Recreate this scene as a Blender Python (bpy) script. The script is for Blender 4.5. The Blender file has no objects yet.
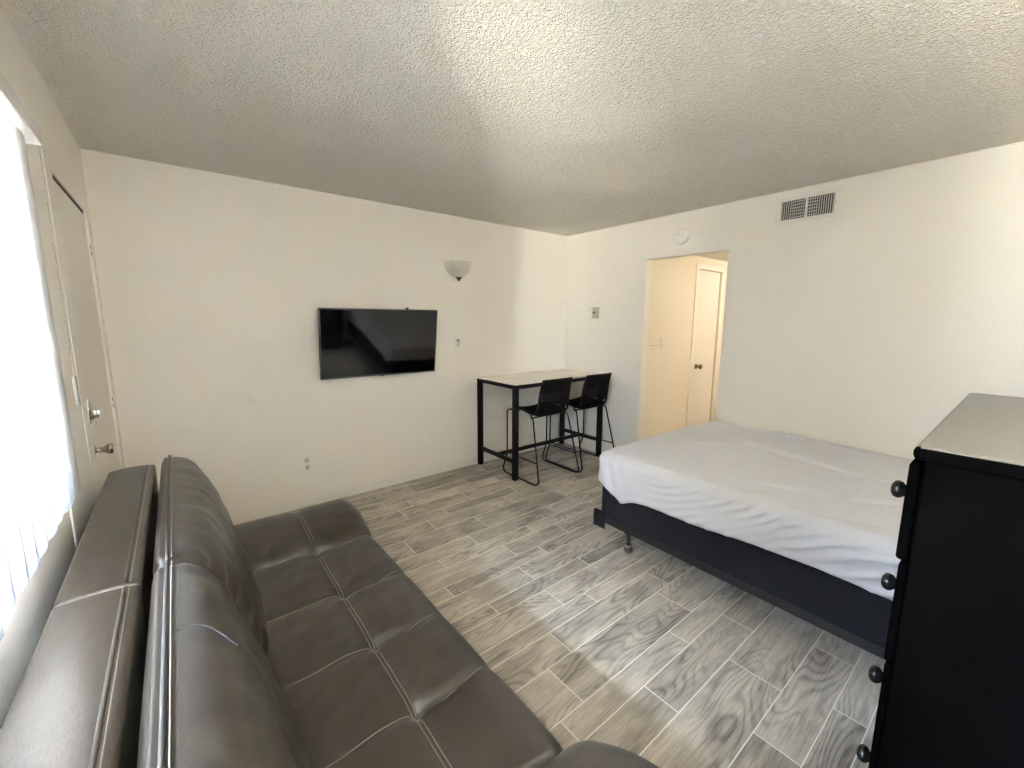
import bpy, math, random
import numpy as np
from mathutils import Vector, Matrix

random.seed(7)
rng = np.random.default_rng(7)
PI = math.pi
C = bpy.context.scene.collection

# ------------------------------------------------------------------ dimensions (metres)
H = 2.44            # ceiling
XL, XR = -0.3215, 3.622
YF, YN = 3.508, -0.40
CAMZ = 1.4906

# ------------------------------------------------------------------ helpers
def rbox_vf(lo, hi, r, res=None, seg=3, disp=None, drop=()):
    """rounded box as (verts, faces); res = max grid step on the flats"""
    lo = np.array(lo, float); hi = np.array(hi, float)
    h = (hi - lo) / 2; c = (hi + lo) / 2
    r = min(r, *(h * 0.999))
    axes = []
    for a in range(3):
        inner = h[a] - r
        k = max(1, int(math.ceil(2 * inner / res))) if res else 1
        mid = np.linspace(-inner, inner, k + 1)
        e = [inner + r * math.tan(t * PI / 4) for t in np.linspace(0, 1, seg + 1)[1:]]
        axes.append(np.concatenate([[-x for x in reversed(e)], mid, e]))
    V = []; F = []; idx = {}
    def vid(p):
        key = (round(p[0], 6), round(p[1], 6), round(p[2], 6))
        i = idx.get(key)
        if i is None:
            i = len(V); idx[key] = i; V.append(p)
        return i
    for a in range(3):
        b, d = (a + 1) % 3, (a + 2) % 3
        for s in (-1, 1):
            if (a, s) in drop:
                continue
            ub, ud = axes[b], axes[d]
            ids = []
            for x in ub:
                row = []
                for y in ud:
                    p = [0, 0, 0]; p[a] = s * h[a]; p[b] = x; p[d] = y
                    row.append(vid(tuple(p)))
                ids.append(row)
            for i in range(len(ub) - 1):
                for j in range(len(ud) - 1):
                    q = (ids[i][j], ids[i + 1][j], ids[i + 1][j + 1], ids[i][j + 1])
                    F.append(q if s > 0 else q[::-1])
    P = np.array(V)
    inn = np.clip(P, -(h - r), h - r)
    dd = P - inn
    n = np.linalg.norm(dd, axis=1, keepdims=True); n[n == 0] = 1
    P = inn + dd / n * r + c
    if disp is not None:
        P = disp(P)
    return P, F

class MB:
    def __init__(self):
        self.v = []; self.f = []
    def add(self, V, F):
        b = len(self.v)
        self.v.extend([tuple(map(float, p)) for p in V])
        self.f.extend([tuple(b + i for i in f) for f in F])
        return self
    def box(self, lo, hi):
        x0, y0, z0 = lo; x1, y1, z1 = hi
        V = [(x0, y0, z0), (x1, y0, z0), (x1, y1, z0), (x0, y1, z0), (x0, y0, z1), (x1, y0, z1), (x1, y1, z1), (x0, y1, z1)]
        F = [(0, 3, 2, 1), (4, 5, 6, 7), (0, 1, 5, 4), (1, 2, 6, 5), (2, 3, 7, 6), (3, 0, 4, 7)]
        return self.add(V, F)
    def rbox(self, lo, hi, r, res=None, seg=1, disp=None, drop=()):
        return self.add(*rbox_vf(lo, hi, r, res, seg, disp, drop))
    def tube(self, pts, rad, n=8, closed=False):
        P = [Vector(p) for p in pts]; m = len(P)
        rads = rad if isinstance(rad, (list, tuple)) else [rad] * m
        T = []
        for i in range(m):
            if closed:
                t = P[(i + 1) % m] - P[i - 1]
            else:
                t = P[min(i + 1, m - 1)] - P[max(i - 1, 0)]
            T.append(t.normalized())
        u = T[0].orthogonal().normalized()
        V = []
        for i in range(m):
            u = (u - T[i] * u.dot(T[i])).normalized()
            w = T[i].cross(u)
            for k in range(n):
                a = 2 * PI * k / n
                V.append(P[i] + (u * math.cos(a) + w * math.sin(a)) * rads[i])
        F = []
        for i in range(m if closed else m - 1):
            j = (i + 1) % m
            for k in range(n):
                l = (k + 1) % n
                F.append((i * n + k, i * n + l, j * n + l, j * n + k))
        if not closed:
            F.append(tuple(range(n))[::-1]); F.append(tuple((m - 1) * n + k for k in range(n)))
        return self.add(V, F)
    def lathe(self, prof, o, axis='Z', n=24, a0=0, a1=2 * PI):
        """prof: (radius, height) list along the axis from o"""
        full = abs(a1 - a0 - 2 * PI) < 1e-6
        m = n if full else n + 1
        V = []
        for (r, hgt) in prof:
            for k in range(m):
                a = a0 + (a1 - a0) * k / n
                x, y = r * math.cos(a), r * math.sin(a)
                if axis == 'Z': p = (x, y, hgt)
                elif axis == 'X': p = (hgt, x, y)
                else: p = (y, hgt, x)
                V.append((o[0] + p[0], o[1] + p[1], o[2] + p[2]))
        F = []
        for i in range(len(prof) - 1):
            for k in range(n):
                l = (k + 1) % m
                F.append((i * m + k, i * m + l, (i + 1) * m + l, (i + 1) * m + k))
        if full:
            if prof[0][0] > 1e-5: F.append(tuple(range(m))[::-1])
            if prof[-1][0] > 1e-5: F.append(tuple((len(prof) - 1) * m + k for k in range(m)))
        return self.add(V, F)
    def build(self, name, mat, parent=None, smooth=None, loc=None):
        me = bpy.data.meshes.new(name)
        me.from_pydata(self.v, [], self.f); me.validate(); me.update()
        if smooth is not None:
            me.polygons.foreach_set('use_smooth', [True] * len(me.polygons))
            if smooth < 180:
                me.set_sharp_from_angle(angle=math.radians(smooth))
        o = bpy.data.objects.new(name, me); C.objects.link(o)
        if mat: me.materials.append(mat)
        if parent is not None:
            o.parent = parent
            o.matrix_parent_inverse = Matrix.Identity(4)
        if loc: o.location = loc
        return o

def empty(name, loc, rz=0):
    o = bpy.data.objects.new(name, None); C.objects.link(o)
    o.location = loc; o.rotation_euler = (0, 0, rz); o.empty_display_size = 0.1
    return o
def tag(o, label, cat, group=None):
    o['label'] = label; o['category'] = cat
    if group: o['group'] = group
    return o
def struct(o, label=None):
    o['kind'] = 'structure'
    if label: o['label'] = label
    return o
def lb(o, s):
    o['label'] = s; return o

def arc(c, r, a0, a1, n, plane='YZ', other=0):
    out = []
    for i in range(n + 1):
        a = a0 + (a1 - a0) * i / n
        u, w = c[0] + r * math.cos(a), c[1] + r * math.sin(a)
        out.append((other, u, w) if plane == 'YZ' else (u, other, w) if plane == 'XZ' else (u, w, other))
    return out

def fillet(pts, r, n=5):
    """round the corners of a polyline"""
    P = [Vector(p) for p in pts]; out = [P[0]]
    for i in range(1, len(P) - 1):
        a = (P[i - 1] - P[i]); b = (P[i + 1] - P[i])
        d = min(r, a.length * 0.45, b.length * 0.45)
        s = P[i] + a.normalized() * d; e = P[i] + b.normalized() * d
        for k in range(n + 1):
            t = k / n
            out.append(s * (1 - t) ** 2 + P[i] * 2 * t * (1 - t) + e * t ** 2)
    out.append(P[-1]); return out

# smooth value noise (numpy) for cloth and leather wrinkles
def vnoise(x, y, seed=0):
    r = np.random.default_rng(seed).random((64, 64))
    xi = np.floor(x).astype(int); yi = np.floor(y).astype(int)
    fx = x - xi; fy = y - yi
    fx = fx * fx * (3 - 2 * fx); fy = fy * fy * (3 - 2 * fy)
    g = lambda a, b: r[a % 64, b % 64]
    return (g(xi, yi) * (1 - fx) + g(xi + 1, yi) * fx) * (1 - fy) + (g(xi, yi + 1) * (1 - fx) + g(xi + 1, yi + 1) * fx) * fy - 0.5
def gauss(d, w):
    return np.exp(-(d / w) ** 2)
def seg_dist(px, py, pts):
    """distance to a polyline and the fraction along it"""
    best = np.full(px.shape, 1e9); frac = np.zeros(px.shape)
    n = len(pts) - 1
    for i in range(n):
        ax, ay = pts[i]; bx, by = pts[i + 1]
        dx, dy = bx - ax, by - ay
        t = np.clip(((px - ax) * dx + (py - ay) * dy) / (dx * dx + dy * dy), 0, 1)
        d = np.hypot(px - ax - t * dx, py - ay - t * dy)
        m = d < best
        best = np.where(m, d, best); frac = np.where(m, (i + t) / n, frac)
    return best, frac

# ------------------------------------------------------------------ materials
def mat(name, col=(0.8, 0.8, 0.8), rough=0.5, metal=0.0, spec=0.5):
    m = bpy.data.materials.new(name); m.use_nodes = True
    b = m.node_tree.nodes['Principled BSDF']
    b.inputs['Base Color'].default_value = (*col, 1); b.inputs['Roughness'].default_value = rough
    b.inputs['Metallic'].default_value = metal; b.inputs['Specular IOR Level'].default_value = spec
    return m
def N(m, t, **kw):
    n = m.node_tree.nodes.new(t)
    for k, v in kw.items():
        if k in n.inputs: n.inputs[k].default_value = v
        else: setattr(n, k, v)
    return n
def L(m, a, b): m.node_tree.links.new(a, b)
def bsdf(m): return m.node_tree.nodes['Principled BSDF']
def bump_noise(m, scale, strength, dist, detail=2.0, rough=0.5, coord='Object', stretch=None):
    tc = N(m, 'ShaderNodeTexCoord'); nz = N(m, 'ShaderNodeTexNoise')
    nz.inputs['Scale'].default_value = scale; nz.inputs['Detail'].default_value = detail; nz.inputs['Roughness'].default_value = rough
    src = tc.outputs[coord]
    if stretch:
        mp = N(m, 'ShaderNodeMapping'); mp.inputs['Scale'].default_value = stretch
        L(m, src, mp.inputs['Vector']); src = mp.outputs['Vector']
    L(m, src, nz.inputs['Vector'])
    bp = N(m, 'ShaderNodeBump'); bp.inputs['Strength'].default_value = strength; bp.inputs['Distance'].default_value = dist
    L(m, nz.outputs['Fac'], bp.inputs['Height']); L(m, bp.outputs['Normal'], bsdf(m).inputs['Normal'])
    return nz, bp
def mottle(m, c0, c1, scale, detail=4, coord='Object', stretch=(1, 1, 1), lo=0.35, hi=0.65):
    tc = N(m, 'ShaderNodeTexCoord'); mp = N(m, 'ShaderNodeMapping'); mp.inputs['Scale'].default_value = stretch
    nz = N(m, 'ShaderNodeTexNoise'); nz.inputs['Scale'].default_value = scale; nz.inputs['Detail'].default_value = detail
    rp = N(m, 'ShaderNodeValToRGB')
    rp.color_ramp.elements[0].color = (*c0, 1); rp.color_ramp.elements[0].position = lo
    rp.color_ramp.elements[1].color = (*c1, 1); rp.color_ramp.elements[1].position = hi
    L(m, tc.outputs[coord], mp.inputs['Vector']); L(m, mp.outputs['Vector'], nz.inputs['Vector'])
    L(m, nz.outputs['Fac'], rp.inputs['Fac']); L(m, rp.outputs['Color'], bsdf(m).inputs['Base Color'])
    return rp

M = {}
M['wall'] = mat('wall_paint', (0.85, 0.812, 0.742), 0.6, spec=0.25)
bump_noise(M['wall'], 95, 0.22, 0.004, 3)
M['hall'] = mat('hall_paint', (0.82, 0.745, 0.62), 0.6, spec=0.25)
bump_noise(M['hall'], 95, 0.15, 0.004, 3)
M['trim'] = mat('trim_paint', (0.82, 0.79, 0.73), 0.4)
M['door'] = mat('door_paint', (0.80, 0.76, 0.69), 0.45)
bump_noise(M['door'], 60, 0.05, 0.002, 2)

# popcorn ceiling
m = M['ceil'] = mat('popcorn_ceiling', (0.92, 0.882, 0.805), 0.9, spec=0.1)
tc = N(m, 'ShaderNodeTexCoord')
n1 = N(m, 'ShaderNodeTexNoise'); n1.inputs['Scale'].default_value = 72; n1.inputs['Detail'].default_value = 3; n1.inputs['Roughness'].default_value = 0.55; n1.inputs['Distortion'].default_value = 0.9
L(m, tc.outputs['Object'], n1.inputs['Vector'])
rp = N(m, 'ShaderNodeValToRGB'); rp.color_ramp.elements[0].position = 0.36; rp.color_ramp.elements[1].position = 0.62
rp.color_ramp.interpolation = 'EASE'
L(m, n1.outputs['Fac'], rp.inputs['Fac'])
bp = N(m, 'ShaderNodeBump'); bp.inputs['Strength'].default_value = 1.0; bp.inputs['Distance'].default_value = 0.013
L(m, rp.outputs['Color'], bp.inputs['Height']); L(m, bp.outputs['Normal'], bsdf(m).inputs['Normal'])

# wood-look floor tiles: per plank coordinates in the attribute plank_uv (along, across, seed)
m = M['floor'] = mat('wood_look_tile', (0.4, 0.37, 0.33), 0.42, spec=0.45)
at = N(m, 'ShaderNodeAttribute', attribute_name='plank_uv'); tone = N(m, 'ShaderNodeAttribute', attribute_name='plank_tone')
def plank_noise(sx, sy, sz, detail=2.0, rough=0.5, dist=0.0):
    mp = N(m, 'ShaderNodeMapping'); mp.inputs['Scale'].default_value = (sx, sy, sz)
    nz = N(m, 'ShaderNodeTexNoise'); nz.inputs['Scale'].default_value = 1; nz.inputs['Detail'].default_value = detail
    nz.inputs['Roughness'].default_value = rough; nz.inputs['Distortion'].default_value = dist
    L(m, at.outputs['Vector'], mp.inputs['Vector']); L(m, mp.outputs['Vector'], nz.inputs['Vector'])
    return nz.outputs['Fac']
def math_(op, a, b=None, c=None):
    n = N(m, 'ShaderNodeMath', operation=op)
    for i, v in enumerate((a, b, c)):
        if v is None: continue
        if isinstance(v, (int, float)): n.inputs[i].default_value = v
        else: L(m, v, n.inputs[i])
    return n.outputs[0]
def rampv(v, lo, hi):
    n = N(m, 'ShaderNodeMapRange'); n.inputs['From Min'].default_value = lo; n.inputs['From Max'].default_value = hi
    n.interpolation_type = 'SMOOTHSTEP'
    L(m, v, n.inputs['Value']); return n.outputs['Result']
rings = math_('SINE', math_('MULTIPLY', plank_noise(1.5, 6.5, 13.0, 1.2, 0.45, 0.15), 135))
rings = math_('POWER', math_('MULTIPLY_ADD', rings, 0.5, 0.5), 2.6)
ring_mask = rampv(plank_noise(1.6, 4.0, 31.0, 1), 0.38, 0.62)
fib = plank_noise(9, 150, 17.0, 4, 0.7)
fib2 = plank_noise(3, 45, 23.0, 3, 0.6)
blot = rampv(plank_noise(3.2, 7.5, 41.0, 3, 0.6), 0.30, 0.68)
t = math_('MULTIPLY_ADD', math_('MULTIPLY', rings, ring_mask), -0.27, 0.48)
t = math_('MULTIPLY_ADD', math_('SUBTRACT', fib, 0.5), 0.85, t)
t = math_('MULTIPLY_ADD', math_('SUBTRACT', fib2, 0.5), 0.50, t)
t = math_('MULTIPLY_ADD', math_('SUBTRACT', blot, 0.5), 0.30, t)
t = math_('ADD', t, tone.outputs['Fac'])
rp = N(m, 'ShaderNodeValToRGB'); e = rp.color_ramp.elements
e[0].position = 0.0; e[0].color = (0.115, 0.099, 0.080, 1); e[1].position = 0.88; e[1].color = (0.63, 0.562, 0.462, 1)
k = e.new(0.40); k.color = (0.335, 0.295, 0.242, 1)
L(m, t, rp.inputs['Fac']); L(m, rp.outputs['Color'], bsdf(m).inputs['Base Color'])
bp = N(m, 'ShaderNodeBump'); bp.inputs['Strength'].default_value = 0.12; bp.inputs['Distance'].default_value = 0.002
L(m, fib, bp.inputs['Height']); L(m, bp.outputs['Normal'], bsdf(m).inputs['Normal'])
M['grout'] = mat('grout', (0.80, 0.77, 0.71), 0.8)

# leather
m = M['leather'] = mat('brown_leather', (0.029, 0.022, 0.0155), 0.40, spec=0.55)
tc = N(m, 'ShaderNodeTexCoord')
vo = N(m, 'ShaderNodeTexVoronoi'); vo.inputs['Scale'].default_value = 260
nz = N(m, 'ShaderNodeTexNoise'); nz.inputs['Scale'].default_value = 14; nz.inputs['Detail'].default_value = 5
nb = N(m, 'ShaderNodeTexNoise'); nb.inputs['Scale'].default_value = 3.2; nb.inputs['Detail'].default_value = 3; nb.inputs['Distortion'].default_value = 0.6
for n_ in (vo, nz, nb): L(m, tc.outputs['Object'], n_.inputs['Vector'])
b1 = N(m, 'ShaderNodeBump'); b1.inputs['Strength'].default_value = 0.12; b1.inputs['Distance'].default_value = 0.0012
b2 = N(m, 'ShaderNodeBump'); b2.inputs['Strength'].default_value = 0.12; b2.inputs['Distance'].default_value = 0.012
L(m, nz.outputs['Fac'], b2.inputs['Height']); L(m, b2.outputs['Normal'], b1.inputs['Normal'])
L(m, vo.outputs['Distance'], b1.inputs['Height']); L(m, b1.outputs['Normal'], bsdf(m).inputs['Normal'])
mr = N(m, 'ShaderNodeMapRange'); mr.inputs['To Min'].default_value = 0.30; mr.inputs['To Max'].default_value = 0.44
L(m, nb.outputs['Fac'], mr.inputs['Value']); L(m, mr.outputs['Result'], bsdf(m).inputs['Roughness'])
bsdf(m).inputs['Sheen Weight'].default_value = 0.02; bsdf(m).inputs['Sheen Roughness'].default_value = 0.45
M['stitch'] = mat('leather_stitching', (0.20, 0.175, 0.15), 0.6)
M['piping'] = mat('leather_piping', (0.030, 0.024, 0.019), 0.48)

# sheet
m = M['sheet'] = mat('white_sheet', (0.675, 0.672, 0.705), 0.85, spec=0.15)
bump_noise(m, 28, 0.12, 0.006, 4)
M['mattress'] = mat('mattress_ticking', (0.7, 0.68, 0.64), 0.9, spec=0.1)
m = M['boxspring'] = mat('navy_box_spring_cloth', (0.014, 0.0145, 0.0185), 0.9, spec=0.12)
bump_noise(m, 420, 0.25, 0.0015, 2)
M['rail'] = mat('bed_rail_steel', (0.018, 0.018, 0.020), 0.45, 0.3)
M['caster'] = mat('caster_plastic', (0.05, 0.045, 0.04), 0.35)
M['wheel'] = mat('caster_chrome', (0.55, 0.53, 0.5), 0.25, 0.9)

# dresser
m = M['black_wood'] = mat('black_painted_wood', (0.0009, 0.0009, 0.0009), 0.5, spec=0.0)
bump_noise(m, 9, 0.08, 0.004, 5, stretch=(1, 1, 6))
m = M['dusty_sheen_top'] = mat('dusty_black_top_sheen', (0.100, 0.094, 0.081), 0.36, spec=0.7)  # grey holds dust plus reflected ceiling light put into the base colour
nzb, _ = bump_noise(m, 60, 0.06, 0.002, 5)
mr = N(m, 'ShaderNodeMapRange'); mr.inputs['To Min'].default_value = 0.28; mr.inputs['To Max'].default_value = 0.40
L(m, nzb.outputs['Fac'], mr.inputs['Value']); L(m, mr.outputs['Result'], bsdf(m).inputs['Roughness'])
M['knob_black'] = mat('black_knob', (0.008, 0.0075, 0.007), 0.25, spec=0.35)

# table / stools
M['black_metal'] = mat('black_metal', (0.006, 0.0058, 0.0055), 0.5, 0.0, 0.2)
m = M['marble'] = mat('pale_stone_top', (0.75, 0.7, 0.62), 0.22)
mottle(m, (0.72, 0.67, 0.58), (0.88, 0.84, 0.76), 3.0, 5, stretch=(0.5, 3.0, 1), lo=0.3, hi=0.6)
m = M['rope'] = mat('black_woven_rope', (0.005, 0.005, 0.005), 0.8, spec=0.1)
bump_noise(m, 380, 0.4, 0.002, 2)

# electronics etc.
M['screen'] = mat('tv_screen', (0.004, 0.004, 0.005), 0.05, spec=0.9)
M['tv_plastic'] = mat('tv_plastic', (0.012, 0.012, 0.013), 0.35)
M['tv_bezel'] = mat('tv_bezel', (0.10, 0.10, 0.10), 0.35, 0.4)
M['plastic'] = mat('white_plastic', (0.84, 0.81, 0.745), 0.35)
M['plastic_dim'] = mat('ivory_plastic', (0.62, 0.57, 0.47), 0.4)
M['plastic_tan'] = mat('aged_plastic', (0.50, 0.46, 0.37), 0.45)
M['wand'] = mat('clear_wand', (0.11, 0.105, 0.095), 0.5)
M['dark'] = mat('dark_slot', (0.015, 0.014, 0.013), 0.7)
M['grey_ind'] = mat('grey_indicator', (0.22, 0.20, 0.16), 0.5)
M['nickel'] = mat('satin_nickel', (0.52, 0.49, 0.45), 0.26, 1.0)
M['brass'] = mat('aged_brass', (0.24, 0.17, 0.09), 0.35, 1.0)
M['bronze'] = mat('bronze_finial', (0.07, 0.055, 0.035), 0.4, 0.8)
M['frosted'] = mat('frosted_glass_shade', (0.56, 0.53, 0.46), 0.35)
M['vent'] = mat('vent_enamel', (0.80, 0.77, 0.71), 0.4)
M['vent_bar'] = mat('vent_louver_enamel', (0.56, 0.53, 0.49), 0.45)
M['alu'] = mat('window_aluminium', (0.55, 0.55, 0.55), 0.4, 0.7)
M['headrail'] = mat('headrail_enamel', (0.72, 0.69, 0.68), 0.5)
M['outdoor'] = mat('outdoor_concrete', (0.5, 0.46, 0.40), 0.9)

# blind vanes : translucent vinyl
m = M['vane'] = bpy.data.materials.new('blind_vane_vinyl'); m.use_nodes = True
nt = m.node_tree; nt.nodes.clear()
out = nt.nodes.new('ShaderNodeOutputMaterial'); mx = nt.nodes.new('ShaderNodeMixShader')
df = nt.nodes.new('ShaderNodeBsdfDiffuse'); tr = nt.nodes.new('ShaderNodeBsdfTranslucent')
df.inputs['Color'].default_value = (0.80, 0.80, 0.81, 1); tr.inputs['Color'].default_value = (0.036, 0.038, 0.0415, 1)
mx.inputs['Fac'].default_value = 0.42
nt.links.new(df.outputs[0], mx.inputs[1]); nt.links.new(tr.outputs[0], mx.inputs[2]); nt.links.new(mx.outputs[0], out.inputs['Surface'])
# window glass
m = M['glass'] = bpy.data.materials.new('window_glass'); m.use_nodes = True
nt = m.node_tree; nt.nodes.clear()
out = nt.nodes.new('ShaderNodeOutputMaterial'); mx = nt.nodes.new('ShaderNodeMixShader')
tp = nt.nodes.new('ShaderNodeBsdfTransparent'); gl = nt.nodes.new('ShaderNodeBsdfGlossy'); fr = nt.nodes.new('ShaderNodeFresnel')
fr.inputs['IOR'].default_value = 1.45; gl.inputs['Roughness'].default_value = 0.02; tp.inputs['Color'].default_value = (0.94, 0.96, 0.96, 1)
nt.links.new(fr.outputs[0], mx.inputs['Fac']); nt.links.new(tp.outputs[0], mx.inputs[1]); nt.links.new(gl.outputs[0], mx.inputs[2]); nt.links.new(mx.outputs[0], out.inputs['Surface'])

# ------------------------------------------------------------------ room shell
WT = 0.12
def floor_planks():
    ys = [-0.51, -0.40, -0.25, -0.13, 0.017, 0.117, 0.217, 0.323, 0.476, 0.687, 0.84, 0.945, 1.148, 1.299, 1.395, 1.55, 1.652, 1.812, 1.914, 2.069, 2.175, 2.320, 2.530, 2.688, 2.802, 2.980, 3.106, 3.222, 3.405, 3.52]
    seams = {0.217: [1.868], 0.323: [1.52, 2.18], 0.476: [1.794, 2.40], 0.687: [1.377, 2.06], 0.84: [1.738], 0.945: [1.125, 1.954], 1.148: [1.276, 2.074],
             1.299: [1.633], 1.395: [1.478, 2.30], 1.55: [1.167, 1.863], 1.652: [2.35], 1.812: [1.055, 1.756], 1.914: [1.58, 2.058], 2.069: [1.158, 1.87, 2.55], 2.175: [1.466, 2.21],
             2.32: [1.083, 1.656, 2.49], 2.53: [1.343, 2.07], 2.802: [1.25, 1.813], 2.98: [1.375, 2.25], 3.222: [1.508, 2.3]}
    V, F, UV, TN = [], [], [], []
    g = 0.0021
    for i in range(len(ys) - 1):
        y0, y1 = ys[i], ys[i + 1]
        s = list(seams.get(y0, [random.uniform(0.9, 1.6)]))
        x = s[0]
        while x > XL - 0.2: x -= random.uniform(0.6, 0.85); s.insert(0, x)
        x = s[-1]
        while x < XR + 2.7: x += random.uniform(0.6, 0.85); s.append(x)
        for a, b in zip(s[:-1], s[1:]):
            if a > XR + 2.5: continue
            a = max(a, XL - 0.1); b = min(b, XR + 2.45)
            if b - a < 0.02: continue
            n = len(V); seed = random.uniform(0, 40); tn = random.gauss(0, 0.075); oy = random.uniform(0, 5); ox = random.uniform(0, 9)
            for px, py in ((a + g, y0 + g), (b - g, y0 + g), (b - g, y1 - g), (a + g, y1 - g)):
                V.append((px, py, 0)); UV.append((px - a + ox, py - y0 + oy, seed)); TN.append(tn)
            F.append((n, n + 1, n + 2, n + 3))
    n = len(V)
    x0, x1, y0, y1 = XL - 0.1, XR + 2.45, YN - 0.1, YF + 0.1
    V += [(x0, y0, -0.0012), (x1, y0, -0.0012), (x1, y1, -0.0012), (x0, y1, -0.0012), (x0, y0, -0.06), (x1, y0, -0.06), (x1, y1, -0.06), (x0, y1, -0.06)]
    nf = len(F)
    F += [(n, n + 1, n + 2, n + 3), (n + 7, n + 6, n + 5, n + 4), (n, n + 4, n + 5, n + 1), (n + 1, n + 5, n + 6, n + 2), (n + 2, n + 6, n + 7, n + 3), (n + 3, n + 7, n + 4, n)]
    UV += [(0, 0, 0)] * 8; TN += [0] * 8
    me = bpy.data.meshes.new('floor'); me.from_pydata(V, [], F)
    me.materials.append(M['floor']); me.materials.append(M['grout'])
    me.polygons.foreach_set('material_index', [0] * nf + [1] * 6)
    a = me.attributes.new('plank_uv', 'FLOAT_VECTOR', 'POINT'); a.data.foreach_set('vector', np.array(UV, float).ravel())
    a = me.attributes.new('plank_tone', 'FLOAT', 'POINT'); a.data.foreach_set('value', np.array(TN, float))
    o = bpy.data.objects.new('floor', me); C.objects.link(o); return o
struct(floor_planks(), 'grey wood-look plank tile floor with pale grout')

struct(MB().box((XL - WT, YN - WT, H), (XR + WT, YF + WT, H + 0.1)).build('ceiling', M['ceil']), 'popcorn textured off-white ceiling')
struct(MB().box((XL - WT, YF, 0), (XR + WT, YF + WT, H)).build('wall_far', M['wall']))
struct(MB().box((XL - WT, YN - WT, 0), (XR + WT, YN, H)).build('wall_near', M['wall']))
# left wall: window hole, door hole
WY0, WY1, WZ0, WZ1 = -0.20, 1.455, 1.05, 1.930
DY0, DY1, DZ1 = 2.462, 3.310, 2.068
w = MB()
w.box((XL - WT, YN, 0), (XL, WY0, H)); w.box((XL - WT, WY0, 0), (XL, WY1, WZ0)); w.box((XL - WT, WY0, WZ1), (XL, WY1, H))
w.box((XL - WT, WY1, 0), (XL, DY0, H)); w.box((XL - WT, DY0, DZ1), (XL, DY1, H)); w.box((XL - WT, DY1, 0), (XL, YF, H))
struct(w.build('wall_left', M['wall']))
# right wall with opening to the hall
OY0, OY1, OZ = 1.672, 2.452, 2.072
w = MB()
w.box((XR, YN, 0), (XR + 0.1, OY0, H)); w.box((XR, OY0, OZ), (XR + 0.1, OY1, H)); w.box((XR, OY1, 0), (XR + 0.1, YF, H))
struct(w.build('wall_right', M['wall']))
# baseboards
def baseboard(lo, hi, name):
    return struct(MB().rbox(lo, hi, 0.004).build(name, M['trim']))
baseboard((XL, YF - 0.008, 0), (XR, YF, 0.075), 'baseboard_far')
baseboard((XR - 0.012, OY1, 0), (XR, YF - 0.012, 0.075), 'baseboard_right')
baseboard((XR - 0.012, YN, 0), (XR, OY0, 0.075), 'baseboard_right')
baseboard((XL, YN, 0), (XL + 0.012, 1.90, 0.075), 'baseboard_left')

# hall behind the opening
HX = 6.0; HY0 = 0.9; HY1 = 2.470; HZ = 2.20
DX0, DX1, HDZ = 4.665, 5.215, 2.066
w = MB(); w.box((XR + 0.1, HY1, 0), (DX0, HY1 + 0.1, HZ)); w.box((DX0, HY1, HDZ), (DX1, HY1 + 0.1, HZ)); w.box((DX1, HY1, 0), (HX, HY1 + 0.1, HZ))
struct(w.build('wall_hall_left', M['hall']))
struct(MB().box((HX, HY0 - 0.1, 0), (HX + 0.1, HY1 + 0.1, HZ)).build('wall_hall_end', M['hall']))
struct(MB().box((XR + 0.1, HY0 - 0.1, 0), (HX, HY0, HZ)).build('wall_hall_right', M['hall']))
struct(MB().box((XR + 0.1, HY0 - 0.1, HZ), (HX + 0.1, HY1 + 0.1, HZ + 0.1)).build('ceiling_hall', M['ceil']))

# hall door (structure) with casing, knob
d = struct(MB().rbox((DX0 + 0.004, HY1 + 0.012, 0.008), (DX1 - 0.004, HY1 + 0.047, HDZ - 0.006), 0.002).build('door_2', M['door']), 'cream flush closet door in the hall')
lb(MB().lathe([(0.030, 0), (0.030, -0.006), (0.012, -0.010), (0.011, -0.035), (0.024, -0.042), (0.029, -0.055), (0.026, -0.068), (0.012, -0.074), (0.0, -0.075)], (4.775, HY1 + 0.012, 0.955), 'Y').build('door_knob', M['brass'], d, 40), 'dark brass round knob')
w = MB()
w.rbox((DX0 - 0.058, HY1 - 0.012, 0), (DX0, HY1, HDZ + 0.058), 0.004); w.rbox((DX1, HY1 - 0.012, 0), (DX1 + 0.058, HY1, HDZ + 0.058), 0.004)
w.rbox((DX0, HY1 - 0.012, HDZ), (DX1, HY1, HDZ + 0.058), 0.004)
struct(w.build('trim_2', M['trim']))

# front door in the left wall
d = struct(MB().rbox((XL - 0.048, DY0 + 0.005, 0.01), (XL - 0.004, DY1 - 0.005, DZ1 - 0.024), 0.002).build('door_1', M['door']), 'white painted front door beside the window')
kb = MB().lathe([(0.030, 0), (0.030, 0.004), (0.024, 0.008), (0.0115, 0.010), (0.0105, 0.024), (0.013, 0.031), (0.021, 0.041), (0.0245, 0.049), (0.0245, 0.056), (0.021, 0.061), (0.0, 0.063)], (XL - 0.004, 2.548, 0.912), 'X')
lb(kb.build('door_knob', M['nickel'], d, 40), 'satin nickel door knob')
dl = MB().rbox((XL - 0.004, 2.520, 1.03), (XL + 0.001, 2.570, 1.145), 0.002).lathe([(0.024, 0.005), (0.024, 0.012), (0.020, 0.016), (0, 0.017)], (XL - 0.004, 2.545, 1.075), 'X', 20).rbox((XL + 0.01, 2.541, 1.058), (XL + 0.03, 2.549, 1.092), 0.002)
lb(dl.build('deadbolt', M['nickel'], d, 40), 'nickel deadbolt turn plate')
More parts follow.
